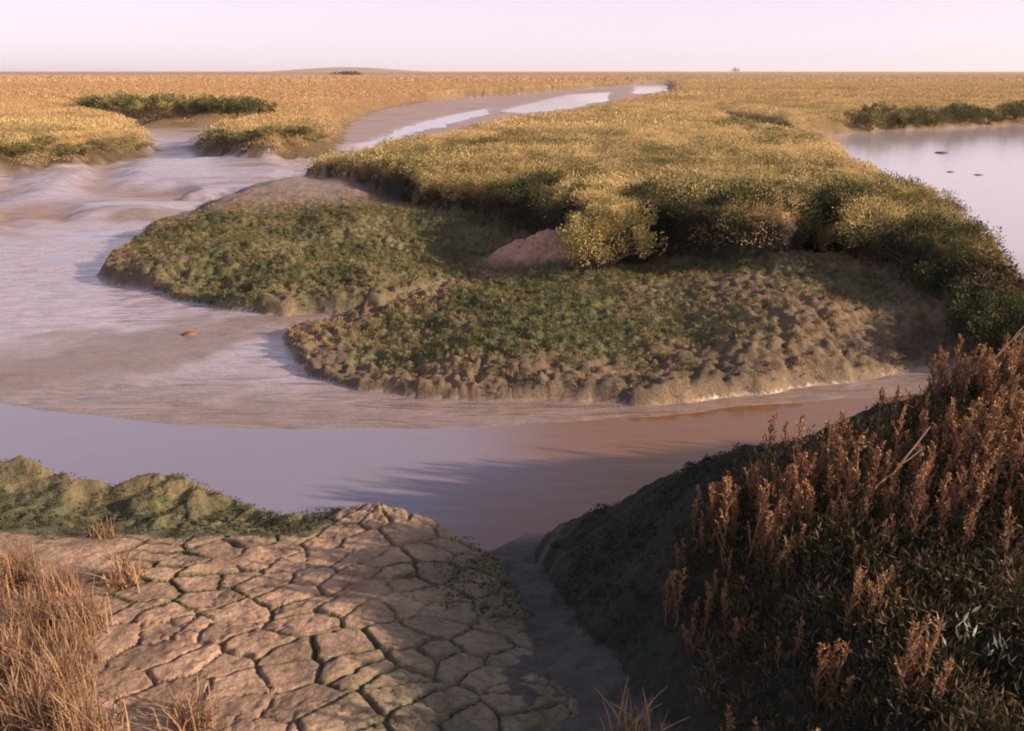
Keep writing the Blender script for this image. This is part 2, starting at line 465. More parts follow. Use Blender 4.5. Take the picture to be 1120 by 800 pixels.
def water_mat():
    m, nt, b = node_mat('turbid creek water')
    L = nt.links.new
    b.inputs['Roughness'].default_value = .10
    b.inputs['IOR'].default_value = 1.33
    b.inputs['Specular IOR Level'].default_value = .5
    tc = N(nt, 'ShaderNodeTexCoord')
    # silty base colour; brown at the right paints in the sunlit bank's reflection
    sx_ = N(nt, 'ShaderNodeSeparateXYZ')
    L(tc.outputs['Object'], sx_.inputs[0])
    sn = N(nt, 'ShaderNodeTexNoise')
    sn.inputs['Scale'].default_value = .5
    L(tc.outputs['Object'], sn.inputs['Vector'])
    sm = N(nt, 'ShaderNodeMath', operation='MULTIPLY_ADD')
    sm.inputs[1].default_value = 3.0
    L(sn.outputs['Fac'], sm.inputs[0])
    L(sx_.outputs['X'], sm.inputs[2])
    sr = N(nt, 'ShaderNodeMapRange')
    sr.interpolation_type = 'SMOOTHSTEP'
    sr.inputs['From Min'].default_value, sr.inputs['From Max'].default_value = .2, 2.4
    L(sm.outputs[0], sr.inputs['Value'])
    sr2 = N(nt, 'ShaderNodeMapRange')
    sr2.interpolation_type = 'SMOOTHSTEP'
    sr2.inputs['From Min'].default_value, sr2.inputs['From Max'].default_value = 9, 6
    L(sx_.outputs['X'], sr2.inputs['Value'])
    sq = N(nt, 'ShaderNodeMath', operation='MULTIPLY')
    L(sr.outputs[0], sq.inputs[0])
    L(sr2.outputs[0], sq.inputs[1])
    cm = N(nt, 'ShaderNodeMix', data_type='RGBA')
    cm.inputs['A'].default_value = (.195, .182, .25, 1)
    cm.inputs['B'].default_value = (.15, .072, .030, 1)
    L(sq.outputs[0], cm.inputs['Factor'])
    # the pool behind the island gets a paler colour, standing in for sky reflection
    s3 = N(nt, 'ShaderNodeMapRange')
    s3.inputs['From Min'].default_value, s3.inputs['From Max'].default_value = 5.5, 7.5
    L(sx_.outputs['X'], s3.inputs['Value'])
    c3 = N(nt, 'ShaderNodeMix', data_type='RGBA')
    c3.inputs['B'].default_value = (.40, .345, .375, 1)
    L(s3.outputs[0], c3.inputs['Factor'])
    L(cm.outputs['Result'], c3.inputs['A'])
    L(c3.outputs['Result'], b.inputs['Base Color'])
    mp = N(nt, 'ShaderNodeMapping')
    mp.inputs['Scale'].default_value = (1.2, 3.2, 1)
    L(tc.outputs['Object'], mp.inputs['Vector'])
    n = N(nt, 'ShaderNodeTexNoise')
    n.inputs['Scale'].default_value = 2.5
    n.inputs['Detail'].default_value = 3
    L(mp.outputs[0], n.inputs['Vector'])
    bp = N(nt, 'ShaderNodeBump')
    bp.inputs['Strength'].default_value = .12
    bp.inputs['Distance'].default_value = .03
    L(n.outputs['Fac'], bp.inputs['Height'])
    L(bp.outputs[0], b.inputs['Normal'])
    return m


def plant_mat(name, transl=.16, rough=.6, spec=.25):
    m, nt, b = node_mat(name)
    L = nt.links.new
    ac = N(nt, 'ShaderNodeAttribute', attribute_name='col')
    L(ac.outputs['Color'], b.inputs['Base Color'])
    b.inputs['Roughness'].default_value = rough
    b.inputs['Specular IOR Level'].default_value = spec
    tr = N(nt, 'ShaderNodeBsdfTranslucent')
    L(ac.outputs['Color'], tr.inputs['Color'])
    mx = N(nt, 'ShaderNodeMixShader')
    mx.inputs[0].default_value = transl
    out = nt.nodes['Material Output']
    L(b.outputs[0], mx.inputs[1])
    L(tr.outputs[0], mx.inputs[2])
    L(mx.outputs[0], out.inputs['Surface'])
    return m


M_GROUND = ground_mat()
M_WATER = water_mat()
M_LEAF = plant_mat('marsh foliage', rough=.75, spec=.10)
M_STRAW = plant_mat('dry straw', .34, .75, .12)
M_STEM = plant_mat('woody stem', 0.0, .8, .2)

# ------------------------------------------------------------------ ground sheet
def lines(fine, lo, hi, g):
    """fine: [(a,b,step)...] contiguous; grows geometrically to lo and hi"""
    L = []
    for a, b, s in fine:
        L += list(np.linspace(a, b, int(round((b - a) / s)), endpoint=False))
    L.append(fine[-1][1])
    s = fine[-1][2]
    v = L[-1]
    while v < hi:
        s *= g
        v += s
        L.append(v)
    s = fine[0][2]
    v = L[0]
    P = []
    while v > lo:
        s *= g
        v -= s
        P.append(v)
    return np.array(P[::-1] + L)


XL = lines([(-4.6, -2.0, .024), (-2.0, .45, .0085), (.45, 5.2, .024)], -4500, 4500, 1.045)
YL = lines([(1.7, 4.7, .0085), (4.7, 11.5, .022)], -9, 5200, 1.022)
YL = YL[(YL > -9)]
GX, GY = np.meshgrid(XL, YL)
gx, gy = GX.ravel(), GY.ravel()
gz, gcol, gwet, greg = terrain(gx, gy)
nx, ny = len(XL), len(YL)
ii = (np.arange(ny - 1)[:, None] * nx + np.arange(nx - 1)[None, :]).ravel()
QUADS = np.stack([ii, ii + 1, ii + nx + 1, ii + nx], 1)
qreg = greg[QUADS].max(1)
V = np.stack([gx, gy, gz], 1)
for r, nm in ((MARSH, 'marsh_ground'), (FLAT, 'mudflat_ground'), (SLOPE, 'mud_slope_terrain'), (CRACK, 'cracked_mud_terrain'), (RIGHT, 'mud_bank_terrain')):
    q = QUADS[qreg == r]
    u, inv = np.unique(q, return_inverse=True)
    o = link(nm, mesh_np(nm, V[u], inv.reshape(q.shape), gcol[u], gwet[u], [M_GROUND], True))
    tag(o, kind='structure')


def H(x, y):
    return terrain(np.atleast_1d(np.asarray(x, float)), np.atleast_1d(np.asarray(y, float)), False)[0]


_YY = np.concatenate([np.linspace(1.4, 14, 900), 14 * 1.006 ** np.arange(1, 620)])


def hit(px, py):
    """where the sight line through a photo point meets the ground"""
    cx, cy = (px - 560) / F_PX, (400 - py) / F_PX
    d = np.array((cx, CP + cy * SP, -SP + cy * CP)) / (CP + cy * SP)
    z = CAMZ + d[2] * _YY
    h = np.maximum(terrain(d[0] * _YY, _YY, False)[0], ZW)
    k = int(np.argmax(z <= h))
    return float(d[0] * _YY[k]), float(_YY[k]), float(h[k])


# water: one sheet at the tide level under the whole basin
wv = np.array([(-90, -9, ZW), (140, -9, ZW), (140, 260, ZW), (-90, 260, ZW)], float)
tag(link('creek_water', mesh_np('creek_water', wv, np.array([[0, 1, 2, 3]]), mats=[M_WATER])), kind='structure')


# ------------------------------------------------------------------ leaf clouds
def unit(v):
    return v / np.maximum(np.linalg.norm(v, axis=-1, keepdims=True), 1e-9)


def leaves(c, d, L, W, r):
    """a rhombic leaf at each c along d; L, W arrays"""
    n = len(c)
    side = unit(np.cross(d, unit(r.normal(size=(n, 3)))))
    L, W = np.broadcast_to(L, n)[:, None], np.broadcast_to(W, n)[:, None]
    up = np.cross(side, d)
    v = np.stack([c, c + d * L * .5 + side * W * .5 + up * W * .12, c + d * L, c + d * L * .5 - side * W * .5 + up * W * .12], 1)
    return v                                                # n,4,3


def cloud_mesh(name, quads, cols, mat):
    n = len(quads)
    return mesh_np(name, quads.reshape(-1, 3), np.arange(n * 4).reshape(n, 4), np.repeat(cols, 4, axis=0), mats=[mat])


def tubes(paths, r0, r1, sides=5):
    """paths: list of (k,3) arrays -> one V,Q"""
    VV, QQ, base = [], [], 0
    for P in paths:
        k = len(P)
        T = unit(np.gradient(P, axis=0))
        A = unit(np.cross(T, np.array((.31, .77, .12))))
        B = np.cross(T, A)
        rr = np.linspace(r0, r1, k)[:, None, None]
        a = np.arange(sides) / sides * 2 * np.pi
        ring = P[:, None, :] + rr * (np.cos(a)[None, :, None] * A[:, None, :] + np.sin(a)[None, :, None] * B[:, None, :])
        VV.append(ring.reshape(-1, 3))
        for i in range(k - 1):
            for s in range(sides):
                QQ.append((base + i * sides + s, base + i * sides + (s + 1) % sides, base + (i + 1) * sides + (s + 1) % sides, base + (i + 1) * sides + s))
        base += k * sides
    return np.concatenate(VV), np.array(QQ)


def merge_instances(proto, pcol, pos, rot, scale, icol, zs=None):
    """proto n,4,3 ; instances m -> quads and colours"""
    c, s = np.cos(rot), np.sin(rot)
    P = proto.reshape(-1, 3)
    zs = np.ones(len(pos)) if zs is None else zs
    X = scale[:, None] * (c[:, None] * P[None, :, 0] - s[:, None] * P[None, :, 1]) + pos[:, 0, None]
    Y = scale[:, None] * (s[:, None] * P[None, :, 0] + c[:, None] * P[None, :, 1]) + pos[:, 1, None]
    Z = (scale * zs)[:, None] * P[None, :, 2] + pos[:, 2, None]
    q = np.stack([X, Y, Z], -1).reshape(len(pos) * len(proto), 4, 3)
    col = (pcol[None] * icol[:, None, :]).reshape(-1, 3)
    return q, col


def clump_proto(n, r, hgt, L, W, seed, up=.8):
    g = np.random.default_rng(seed)
    a = g.uniform(0, 2 * np.pi, n)
    q = np.sqrt(g.uniform(0, 1, n)) * r
    z = hgt * (1 - (q / r) ** 2) * g.uniform(.25, 1, n)
    c = np.stack([q * np.cos(a), q * np.sin(a), z], 1)
    d = unit(np.stack([np.cos(a) * q / r, np.sin(a) * q / r, np.full(n, up)], 1) + g.normal(0, .45, (n, 3)))
    return leaves(c, d, L * g.uniform(.6, 1.3, n), W * g.uniform(.7, 1.2, n), g), g.uniform(.80, 1.20, (n, 1)) * np.ones((1, 3))


def turf_colour(x, y, g):
    n = len(x)
    c = mix(np.broadcast_to(np.array((.46, .345, .165)), (n, 3)), np.array((.27, .22, .10)), ss(-.25, .45, fbm(x * .5, y * .5, 201) + .35 * g.normal(size=n) * .5))
    c = mix(c, np.array((.54, .405, .20)), ss(-.1, .5, fbm(x * .25 + 4, y * .25, 203)))
    c = mix(c, np.array((.10, .10, .04)), ss(.12, .5, fbm(x * 1.0, y * .75, 209, 2)) * .55)
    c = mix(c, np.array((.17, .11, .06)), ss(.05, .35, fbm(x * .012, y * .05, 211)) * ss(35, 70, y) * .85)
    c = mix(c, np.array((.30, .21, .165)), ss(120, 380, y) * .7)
    c = mix(c, np.array((.085, .080, .036)), ss(10.2, 9.0, y) * ss(2.8, 3.8, x) * .9)  # turf at the island's right end darkened, painting in its shadowed edge
    red = ss(16, 45, y) * (.45 * ss(25, 70, y) + .55 * ss(6, -10, x - .10 * y + 4 * fbm(x * .08, y * .08, 205)))
    c = mix(c, np.array((.45, .285, .15)), red * .85)
    return c * (1 + g.uniform(-1, 1, (n, 1)) * (.25 - .17 * ss(16, 40, y))[:, None])


TURF_Q, TURF_C = [], []


def turf_zone(n, xr, yr, size, nleaf, L, W, seed, hz=.11, dens=None):
    g = np.random.default_rng(seed)
    y = yr[0] + (yr[1] - yr[0]) * g.uniform(0, 1, n)
    half = .64 * y + 1.5
    x = g.uniform(-1, 1, n) * half
    h, _, _, reg = terrain(x, y, False)
    ok = ((reg == MARSH) | (h > -.66)) & (reg != SLOPE) & (h > np.where(y > 20, -.62, np.where((y < 9.8) & (x > 2.8), -.16, -.30)))
    ok &= (y > 8.4) | (g.uniform(0, 1, n) < .35)
    x, y, h = x[ok], y[ok], h[ok]
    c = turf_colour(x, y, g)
    s = size * g.uniform(.55, 1.3, len(x)) * (1 + .55 * vn(x * 1.9, y * 1.9, 207) + .3 * vn(x * .6, y * .4, 208))
    s = np.maximum(s, .35 * size)
    for k in range(4):
        pr, pc = clump_proto(nleaf, 1.0, hz * 10, L / size, W / size, seed * 10 + k)
        m = np.arange(len(x)) % 4 == k
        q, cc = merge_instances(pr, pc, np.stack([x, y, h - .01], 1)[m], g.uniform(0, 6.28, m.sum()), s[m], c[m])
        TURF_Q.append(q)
        TURF_C.append(cc)


turf_zone(26000, None, (6.3, 16), .10, 60, .026, .011, 3)
turf_zone(26000, None, (15.5, 28), .15, 44, .038, .015, 4, .09)
turf_zone(34000, None, (27, 60), .24, 24, .062, .024, 5, .05)
turf_zone(34000, None, (58, 150), .5, 12, .11, .055, 6, .022)
turf_zone(18000, None, (145, 420), 1.2, 7, .25, .16, 7, .01)
# bushy cushions on the near part of the island
g = np.random.default_rng(61)
n = 2600
y = 8.6 + 15 * g.uniform(0, 1, n) ** 1.2
x = g.uniform(-1, 1, n) * (.62 * y + 1)
h, _, _, reg = terrain(x, y, False)
ok = (reg == MARSH) & (h > -.3) & (fbm(x * .8, y * .6, 63) > -.15) & ((y > 9.8) | (x < 3))
x, y, h = x[ok], y[ok], h[ok]
gold = ss(-.15, .15, fbm(x * .6, y * .6, 65) + .5 * g.normal(0, .5, len(x)))
c = mix(np.broadcast_to(np.array((.075, .080, .032)), (len(x), 3)), np.array((.56, .43, .20)), gold) * g.uniform(.85, 1.15, (len(x), 1))
for k in range(4):
    pr, pc = clump_proto(240, 1.0, 1.0, .125, .05, 660 + k, .6)
    m = np.arange(len(x)) % 4 == k
    q, cc = merge_instances(pr, pc, np.stack([x, y, h - .02], 1)[m], g.uniform(0, 6.28, m.sum()), g.uniform(.12, .33, m.sum()), c[m])
    TURF_Q.append(q)
    TURF_C.append(cc)

tq, tcol = np.concatenate(TURF_Q), np.concatenate(TURF_C)
o = link('marsh_turf_grass', cloud_mesh('marsh_turf_grass', tq, tcol, M_STRAW))
tag(o, 'low golden saltmarsh turf covering the flat island and plain', 'marsh turf', kind='stuff')


# ------------------------------------------------------------------ green shoots on the slope
def scatter_on(n, P, seed, regions, cond=None):
    g = np.random.default_rng(seed)
    x = g.uniform(P[0], P[1], n)
    y = g.uniform(P[2], P[3], n)
    h, c, w, reg = terrain(x, y, True)
    ok = np.isin(reg, regions)
    if cond is not None:
        ok &= cond(x, y, h, c, g)
    return x[ok], y[ok], h[ok], c[ok], g


def greenish(x, y, h, c, g):
    return g.uniform(0, 1, len(x)) < np.clip((c[:, 1] / c[:, 0] - .72) * 3.2, .04, 1)


x, y, h, c, g = scatter_on(90000, (-6.5, 5.2, 6.2, 15.5), 31, (SLOPE,), lambda x, y, h, c, g: g.uniform(0, 1, len(x)) < np.clip(.10 + (c[:, 1] / c[:, 0] - .70) * 2.6 + .35 * vn(x * 2.5, y * 2.5, 33), .05, 1))
gr = np.clip((c[:, 1] / c[:, 0] - .72) * 2.4 + g.normal(0, .28, len(x)), 0, 1)
pr, pc = clump_proto(8, .020, .014, .034, .005, 33, 2.4)
ic = mix(np.broadcast_to(np.array((.29, .195, .105)), (len(x), 3)), np.array((.105, .112, .048)), gr) * g.uniform(.45, 1.4, (len(x), 1))
q, cc = merge_instances(pr, pc, np.stack([x, y, h - .005], 1), g.uniform(0, 6.28, len(x)), g.uniform(.5, 1.5, len(x)), ic)
o = link('cordgrass_shoots_grass', cloud_mesh('cordgrass_shoots_grass', q, cc, M_LEAF))
tag(o, 'short green cordgrass shoots and algae on the muddy slope', 'shoots', kind='stuff')

# foreground humps: short algae growth
x, y, h, c, g = scatter_on(14000, (-4.2, .3, 3.2, 5.4), 35, (CRACK,), lambda x, y, h, c, g: g.uniform(0, 1, len(x)) < np.clip((c[:, 1] / c[:, 0] - .72) * 2.4, 0, .7))
pr, pc = clump_proto(10, .018, .012, .014, .005, 37, 1.0)
q, cc = merge_instances(pr, pc, np.stack([x, y, h - .003], 1), g.uniform(0, 6.28, len(x)), g.uniform(.6, 1.5, len(x)),
                        mix(np.broadcast_to(np.array((.034, .042, .026)), (len(x), 3)), np.array((.14, .11, .06)), g.uniform(0, 1, len(x)) ** 1.3))
o = link('algae_moss_grass', cloud_mesh('algae_moss_grass', q, cc, M_LEAF))
tag(o, 'green algae and moss on the near mud humps', 'algae', kind='stuff')

x, y, h, c, g = scatter_on(9000, (-.1, 2.6, 1.5, 5.1), 43, (RIGHT,), lambda x, y, h, c, g: fbm(x * 3, y * 3, 45) + .12 * g.normal(size=len(x)) > .05)
pr, pc = clump_proto(14, .020, .014, .013, .005, 47, .8)
q, cc = merge_instances(pr, pc, np.stack([x, y, h - .004], 1), g.uniform(0, 6.28, len(x)), g.uniform(.5, 1.6, len(x)),
                        mix(np.broadcast_to(np.array((.022, .034, .022)), (len(x), 3)), np.array((.075, .060, .035)), g.uniform(0, 1, len(x)) ** 2.2))
o = link('bank_moss_grass', cloud_mesh('bank_moss_grass', q, cc, M_LEAF))
tag(o, 'dark green moss on the shaded flank of the bank', 'moss', kind='stuff')


# undergrowth on the right bank
def bank_open(x, y):
    """true where plants stand: the foot and the crest of the right bank are bare mud"""
    return x > .62 + .9 * max(0, y - 3.1) - (1.6 * max(0, y - 4.25)) and (y < 3.75 + .55 * (x - 1.2) or x > 2.35)


x, y, h, c, g = scatter_on(15000, (.5, 4.6, 1.2, 5.5), 39, (RIGHT,), lambda x, y, h, c, g: np.array([bank_open(a - .03, b) for a, b in zip(x, y)]))
pr, pc = clump_proto(34, .06, .10, .026, .006, 41, 1.3)
q, cc = merge_instances(pr, pc, np.stack([x, y, h - .01], 1), g.uniform(0, 6.28, len(x)), g.uniform(.6, 1.4, len(x)),
                        mix(np.broadcast_to(np.array((.030, .033, .018)), (len(x), 3)), np.array((.15, .098, .055)), g.uniform(0, 1, len(x)) ** 1.6))
o = link('bank_undergrowth', cloud_mesh('bank_undergrowth', q, cc, M_LEAF))
tag(o, 'dark tangled low undergrowth between the russet plants', 'undergrowth', kind='stuff')


# ------------------------------------------------------------------ shrubs along the eroded edge
def shrub_meshes(seed, n=2600, nl=34, r=.5, hh=.55, tint=0.5, Lf=.040, sdv=.28):
    g = np.random.default_rng(seed)
    a = g.uniform(0, 2 * np.pi, nl)
    el = np.arcsin(g.uniform(-.35, 1, nl))
    rad = g.uniform(.45, 1.12, nl)
    lc = np.stack([np.cos(a) * np.cos(el) * r * rad, np.sin(a) * np.cos(el) * r * rad, hh * (.42 + .55 * np.sin(el) * rad)], 1)
    lc[:, 2] = np.maximum(lc[:, 2], .05)
    k = g.integers(0, nl, n)
    off = unit(g.normal(size=(n, 3))) * (g.uniform(0, 1, n) ** .5)[:, None] * r * g.uniform(.14, .30, nl)[k][:, None]
    c = lc[k] + off
    out = unit(c - np.array((0, 0, hh * .35)))
    d = unit(out + .7 * unit(off) + np.array((0, 0, .5)) + g.normal(0, .35, (n, 3)))
    q = leaves(c, d, Lf * g.uniform(.6, 1.3, n), Lf * .42 * g.uniform(.7, 1.2, n), g)
    gold, olive, green = np.array((.44, .34, .145)), np.array((.20, .185, .075)), np.array((.040, .050, .022))
    lt = np.clip(g.normal(tint, sdv, nl), 0, 1)[k] + g.normal(0, .12, n)
    lt = np.clip(lt, 0, 1)
    col = np.where((lt < .5)[:, None], mix(np.broadcast_to(green, (n, 3)), olive, lt * 2), mix(np.broadcast_to(olive, (n, 3)), gold, lt * 2 - 1))
    col = col * g.uniform(.75, 1.25, (n, 1))
    fm = cloud_mesh('foliage', q, col, M_LEAF)
    paths = []
    for i in range(0, nl, 2):
        t = np.linspace(0, 1, 5)[:, None]
        b = np.array((g.normal(0, .06), g.normal(0, .06), -.12))
        mid = np.array((lc[i, 0] * .3, lc[i, 1] * .3, lc[i, 2] * .75))
        paths.append((1 - t) ** 2 * b + 2 * t * (1 - t) * mid + t ** 2 * lc[i])
    v, qq = tubes(paths, .011, .004)
    sm = mesh_np('stem', v, qq, np.broadcast_to(np.array((.10, .07, .045)), (len(v), 3)), mats=[M_STEM])
    return fm, sm


SHRUB = [shrub_meshes(50 + i, 6500, 40, .5, .55, (.62, .38, .0, .75)[i], .030, (.28, .28, .06, .2)[i]) for i in range(4)]  # dark variant paints hollow shade into the leaves, gold variant the sunlit columns


def plant_thing(name, x, y, z, rot, sc, meshes, label, cat, group, sz=1.0):
    r = bpy.data.objects.new(name, None)
    r.empty_display_size = .1
    COL.objects.link(r)
    r.location = (x, y, z)
    r.rotation_euler = (0, 0, rot)
    r.scale = (sc, sc, sc * sz)
    tag(r, label, cat, group)
    link('foliage', meshes[0], r)
    if meshes[1] is not None:
        link('stem', meshes[1], r)
    return r


# (photo x, photo y of the foot, foot level, size, variant, what singles it out)
EDGE = [
    (392, .62, 1, .15, -.12, 'small dark shrub at the thin tip of the golden island'),
    (438, .75, 0, .20, -.15, 'low olive shrub overhanging the grey mud shelf'),
    (480, .95, 0, .20, -.28, 'olive shrub overhanging a dark undercut beside the grey mud shelf'),
    (535, .95, 0, .25, -.28, 'golden shrub between the mud shelf and the reddish mound'),
    (594, 1.25, 2, .38, -.36, 'dark green shrub on the edge directly above the white shell'),
    (632, 1.1, 1, .40, -.25, 'yellow-green shrub leaning over the reddish mud mound'),
    (664, 1.15, 3, .40, -.50, 'golden shrub hanging down as a narrow column to the slope'),
    (672, 1.0, 3, .85, -.22, 'golden shrub standing directly behind the hanging column'),
    (712, 1.3, 2, .38, -.36, 'dark green shrub just beside the hanging golden column'),
    (762, 1.35, 2, .40, -.36, 'dark shrub over the deepest shaded hollow of the bank'),
    (822, 1.45, 2, .42, -.36, 'largest dark shrub bulging over the shaded hollow'),
    (876, 1.15, 3, -.05, -.44, 'yellow shrub trailing between two dark hollows'),
    (926, 1.3, 2, .38, -.32, 'dark shrub over the second hollow'),
    (976, 1.15, 3, .22, -.25, 'golden shrub on the bulge of the bank near the pool'),
    (1018, 1.1, 2, .25, -.30, 'dark olive shrub at the corner beside the pool'),
    (1045, 1.0, 2, .05, -.50, 'dark green shrub on the steep bank end below the pool'),
    (1085, .95, 2, -.05, -.66, 'blackish shrub lowest on the shaded bank end'),
    (1122, .9, 2, .15, -.60, 'dark shrub on the rim where bank end meets the pool'),
]
FOOT = np.array([(352, 195), (400, 203), (452, 212), (470, 229), (530, 233), (590, 240), (635, 260), (652, 284), (672, 290), (700, 262), (750, 268), (800, 282), (850, 283), (880, 264),
                 (920, 270), (950, 285), (1000, 300), (1050, 318), (1090, 345), (1130, 365)], float)
for i, (px, s, v, back, z, lab) in enumerate(EDGE):
    x, y = at(px, float(np.interp(px, FOOT[:, 0], FOOT[:, 1])), -.45)
    plant_thing('saltmarsh_shrub', x, y + back, z - .1, 1.7 * i, s, SHRUB[v], lab, 'shrub', 'shrubs along the eroded island edge', 1.08 if v == 2 else .92)

# dark litter and roots clothing the eroded face below the shrubs
x, y, h, c, g = scatter_on(60000, (-4.5, 5.2, 7, 16), 49, (MARSH, FLAT), lambda x, y, h, c, g: (h > -.72) & (h < -.16))
pr, pc = clump_proto(16, .05, .04, .05, .012, 51, .4)
q, cc = merge_instances(pr, pc, np.stack([x, y, h - .01], 1), g.uniform(0, 6.28, len(x)), g.uniform(.5, 1.5, len(x)),
                        mix(np.broadcast_to(np.array((.035, .032, .020)), (len(x), 3)), np.array((.20, .14, .075)), g.uniform(0, 1, len(x)) ** 3))
o = link('bank_litter', cloud_mesh('bank_litter', q, cc, M_LEAF))
tag(o, 'dark dead stems and litter on the eroded face under the shrubs', 'litter', kind='stuff')

# second file just behind the edge (merging into the turf)
g = np.random.default_rng(77)
BACK = [(440, 184), (510, 188), (570, 190), (610, 200), (690, 196), (740, 204), (790, 208), (850, 212), (900, 208), (950, 212), (1000, 222)]
for i, (px, py) in enumerate(BACK):
    x, y, z = hit(px, py)
    plant_thing('saltmarsh_shrub', x, y, z - .15, 2.1 * i, .75 + .25 * g.uniform(), SHRUB[(3, 0, 3, 1)[i % 4]],
                'golden shrub in the file set back behind the overhanging edge shrubs', 'shrub', 'shrubs set back behind the island edge', .75)

# bank beside and beyond the pool
FARSH = [shrub_meshes(70 + i, 2200, 26, .5, .44, (.12, .35, .5)[i], .046, .16) for i in range(3)]
g = np.random.default_rng(78)
for i in range(17):
    t = i / 16
    px = 938 + t * 190
    py = 135 - 8 * t + 3 * math.sin(i * 2.2)
    x, y, z = hit(px, py + 3)
    plant_thing('saltmarsh_shrub', x, y, z - .15, 1.3 * i, 1.35 + .6 * g.uniform(), FARSH[0 if t > .45 else i % 2], 'dark shrub lining the bank beyond the pool', 'shrub', 'shrubs on the bank beyond the pool', .95)
for i in range(11):
    t = i / 10
    px, py = 782 + 105 * t, 131 + 27 * t
    x, y, z = hit(px, py + 2 * math.sin(i * 1.9))
    plant_thing('saltmarsh_shrub', x, y, z - .1, 1.3 * i, .55 + .35 * g.uniform(), FARSH[1 + i % 2], 'low brownish shrub along the small gully running into the pool', 'shrub', 'shrubs along the gully into the pool', .8)
for i in range(16):
    t = i / 15
    px = 100 + 188 * t
    py = 127 + 3 * math.sin(i * 1.7) - 6 * (1 - t)
    x, y, z = hit(px, py - 3)
    plant_thing('saltmarsh_shrub', x, y, z - .1, 1.9 * i, 1.5 + .6 * g.uniform(), FARSH[0 if t > .55 else (1, 0, 2)[i % 3]], 'dark shrub on the far bank across the mudflat', 'shrub', 'shrubs on the far bank across the mudflat', .85)
for i in range(12):
    t = i / 11
    x, y, z = hit(-5 + 150 * t, 172 - 12 * t)
    plant_thing('saltmarsh_shrub', x, y, z - .1, 1.9 * i, .8 + .3 * g.uniform(), FARSH[1 + i % 2], 'low green shrub fringing the foot of the orange mound', 'shrub', 'shrubs fringing the orange mound', .6)
for i in range(9):
    t = i / 8
    x, y, z = hit(238 + 105 * t, 150 + 3 * math.sin(i))
    plant_thing('saltmarsh_shrub', x, y, z - .1, 1.9 * i, .8 + .3 * g.uniform(), FARSH[i % 3], 'brown green shrub on the muddy tongue beside the channel', 'shrub', 'shrubs on the muddy tongue', .7)


# ------------------------------------------------------------------ russet plants on the right bank
def spire_meshes(seed, nsp, hgt):
    g = np.random.default_rng(seed)
    paths, C, D, K = [], [], [], []
    for s in range(nsp):
        a, lean = g.uniform(0, 6.28), g.uniform(.02, .28)
        h = hgt * g.uniform(.55, 1.1)
        b = np.array((g.normal(0, .05), g.normal(0, .05), -.04))
        t = np.linspace(0, 1, 6)[:, None]
        P = b + t * np.array((math.cos(a) * lean * h, math.sin(a) * lean * h, h + .04)) + g.normal(0, .004, (6, 3))
        paths.append(P)
        nb = int(9 + 7 * g.uniform())
        for j in range(nb):
            u = .18 + .80 * j / nb
            p0 = P[0] + (P[-1] - P[0]) * u
            aa = g.uniform(0, 6.28)
            bl = h * (.26 * (1 - u) + .07) * g.uniform(.7, 1.2)
            dr = unit(np.array((math.cos(aa) * .55, math.sin(aa) * .55, 1.1)))
            paths.append(np.stack([p0, p0 + dr * bl * .5, p0 + dr * bl + np.array((0, 0, bl * .12))]))
            m = 19
            tt = g.uniform(.1, 1.05, m)[:, None]
            C.append(p0 + dr * bl * tt)
            D.append(unit(dr * .9 + g.normal(0, .55, (m, 3))))
            K.append(np.full(m, u))
    C, D, K = np.concatenate(C), np.concatenate(D), np.concatenate(K)
    n = len(C)
    q = leaves(C, D, .0125 * g.uniform(.6, 1.4, n), .0048 * g.uniform(.7, 1.3, n), g)
    red, ora, drk = np.array((.25, .135, .075)), np.array((.52, .30, .15)), np.array((.045, .034, .022))
    w = np.clip(K * .9 + g.normal(0, .25, n), 0, 1)
    col = np.where((w < .5)[:, None], mix(np.broadcast_to(drk, (n, 3)), red, w * 2), mix(np.broadcast_to(red, (n, 3)), ora, w * 2 - 1)) * g.uniform(.75, 1.3, (n, 1))
    fm = cloud_mesh('foliage', q, col, M_LEAF)
    v, qq = tubes(paths, .0035, .0012, 4)
    sm = mesh_np('stem', v, qq, np.broadcast_to(np.array((.20, .105, .06)), (len(v), 3)), mats=[M_STEM])
    return fm, sm


SPIRE = [spire_meshes(90 + i, 3 + i % 3, .30) for i in range(7)]
DARKSP = SPIRE
g = np.random.default_rng(91)
placed = []
tries = 0
while len(placed) < 205 and tries < 14000:
    tries += 1
    x, y = g.uniform(.55, 3.9), g.uniform(1.35, 5.25)
    if not bank_open(x, y):
        continue
    if y < 2.5 and g.uniform() < .65:
        continue
    if float(fbm(np.array([x * 1.6]), np.array([y * 1.3]), 301, 2)[0]) + .25 * (x > 2.2) < -.10 + .20 * g.normal():
        continue
    if any((x - a) ** 2 + (y - b) ** 2 < .075 ** 2 for a, b in placed):
        continue
    if x > .66 * y + .6:
        continue
    placed.append((x, y))
pz = H([p[0] for p in placed], [p[1] for p in placed])
for i, (x, y) in enumerate(placed):
    s = .45 + .75 * g.uniform() ** 1.3 + .12 * (x > 2)
    tall = 'russet upright dry plant standing in the dense growth on the dark bank'
    plant_thing('seablite_plant', x, y, float(pz[i]), g.uniform(0, 6.28), s, SPIRE[i % 7], tall, 'marsh plant', 'russet plants on the dark bank')


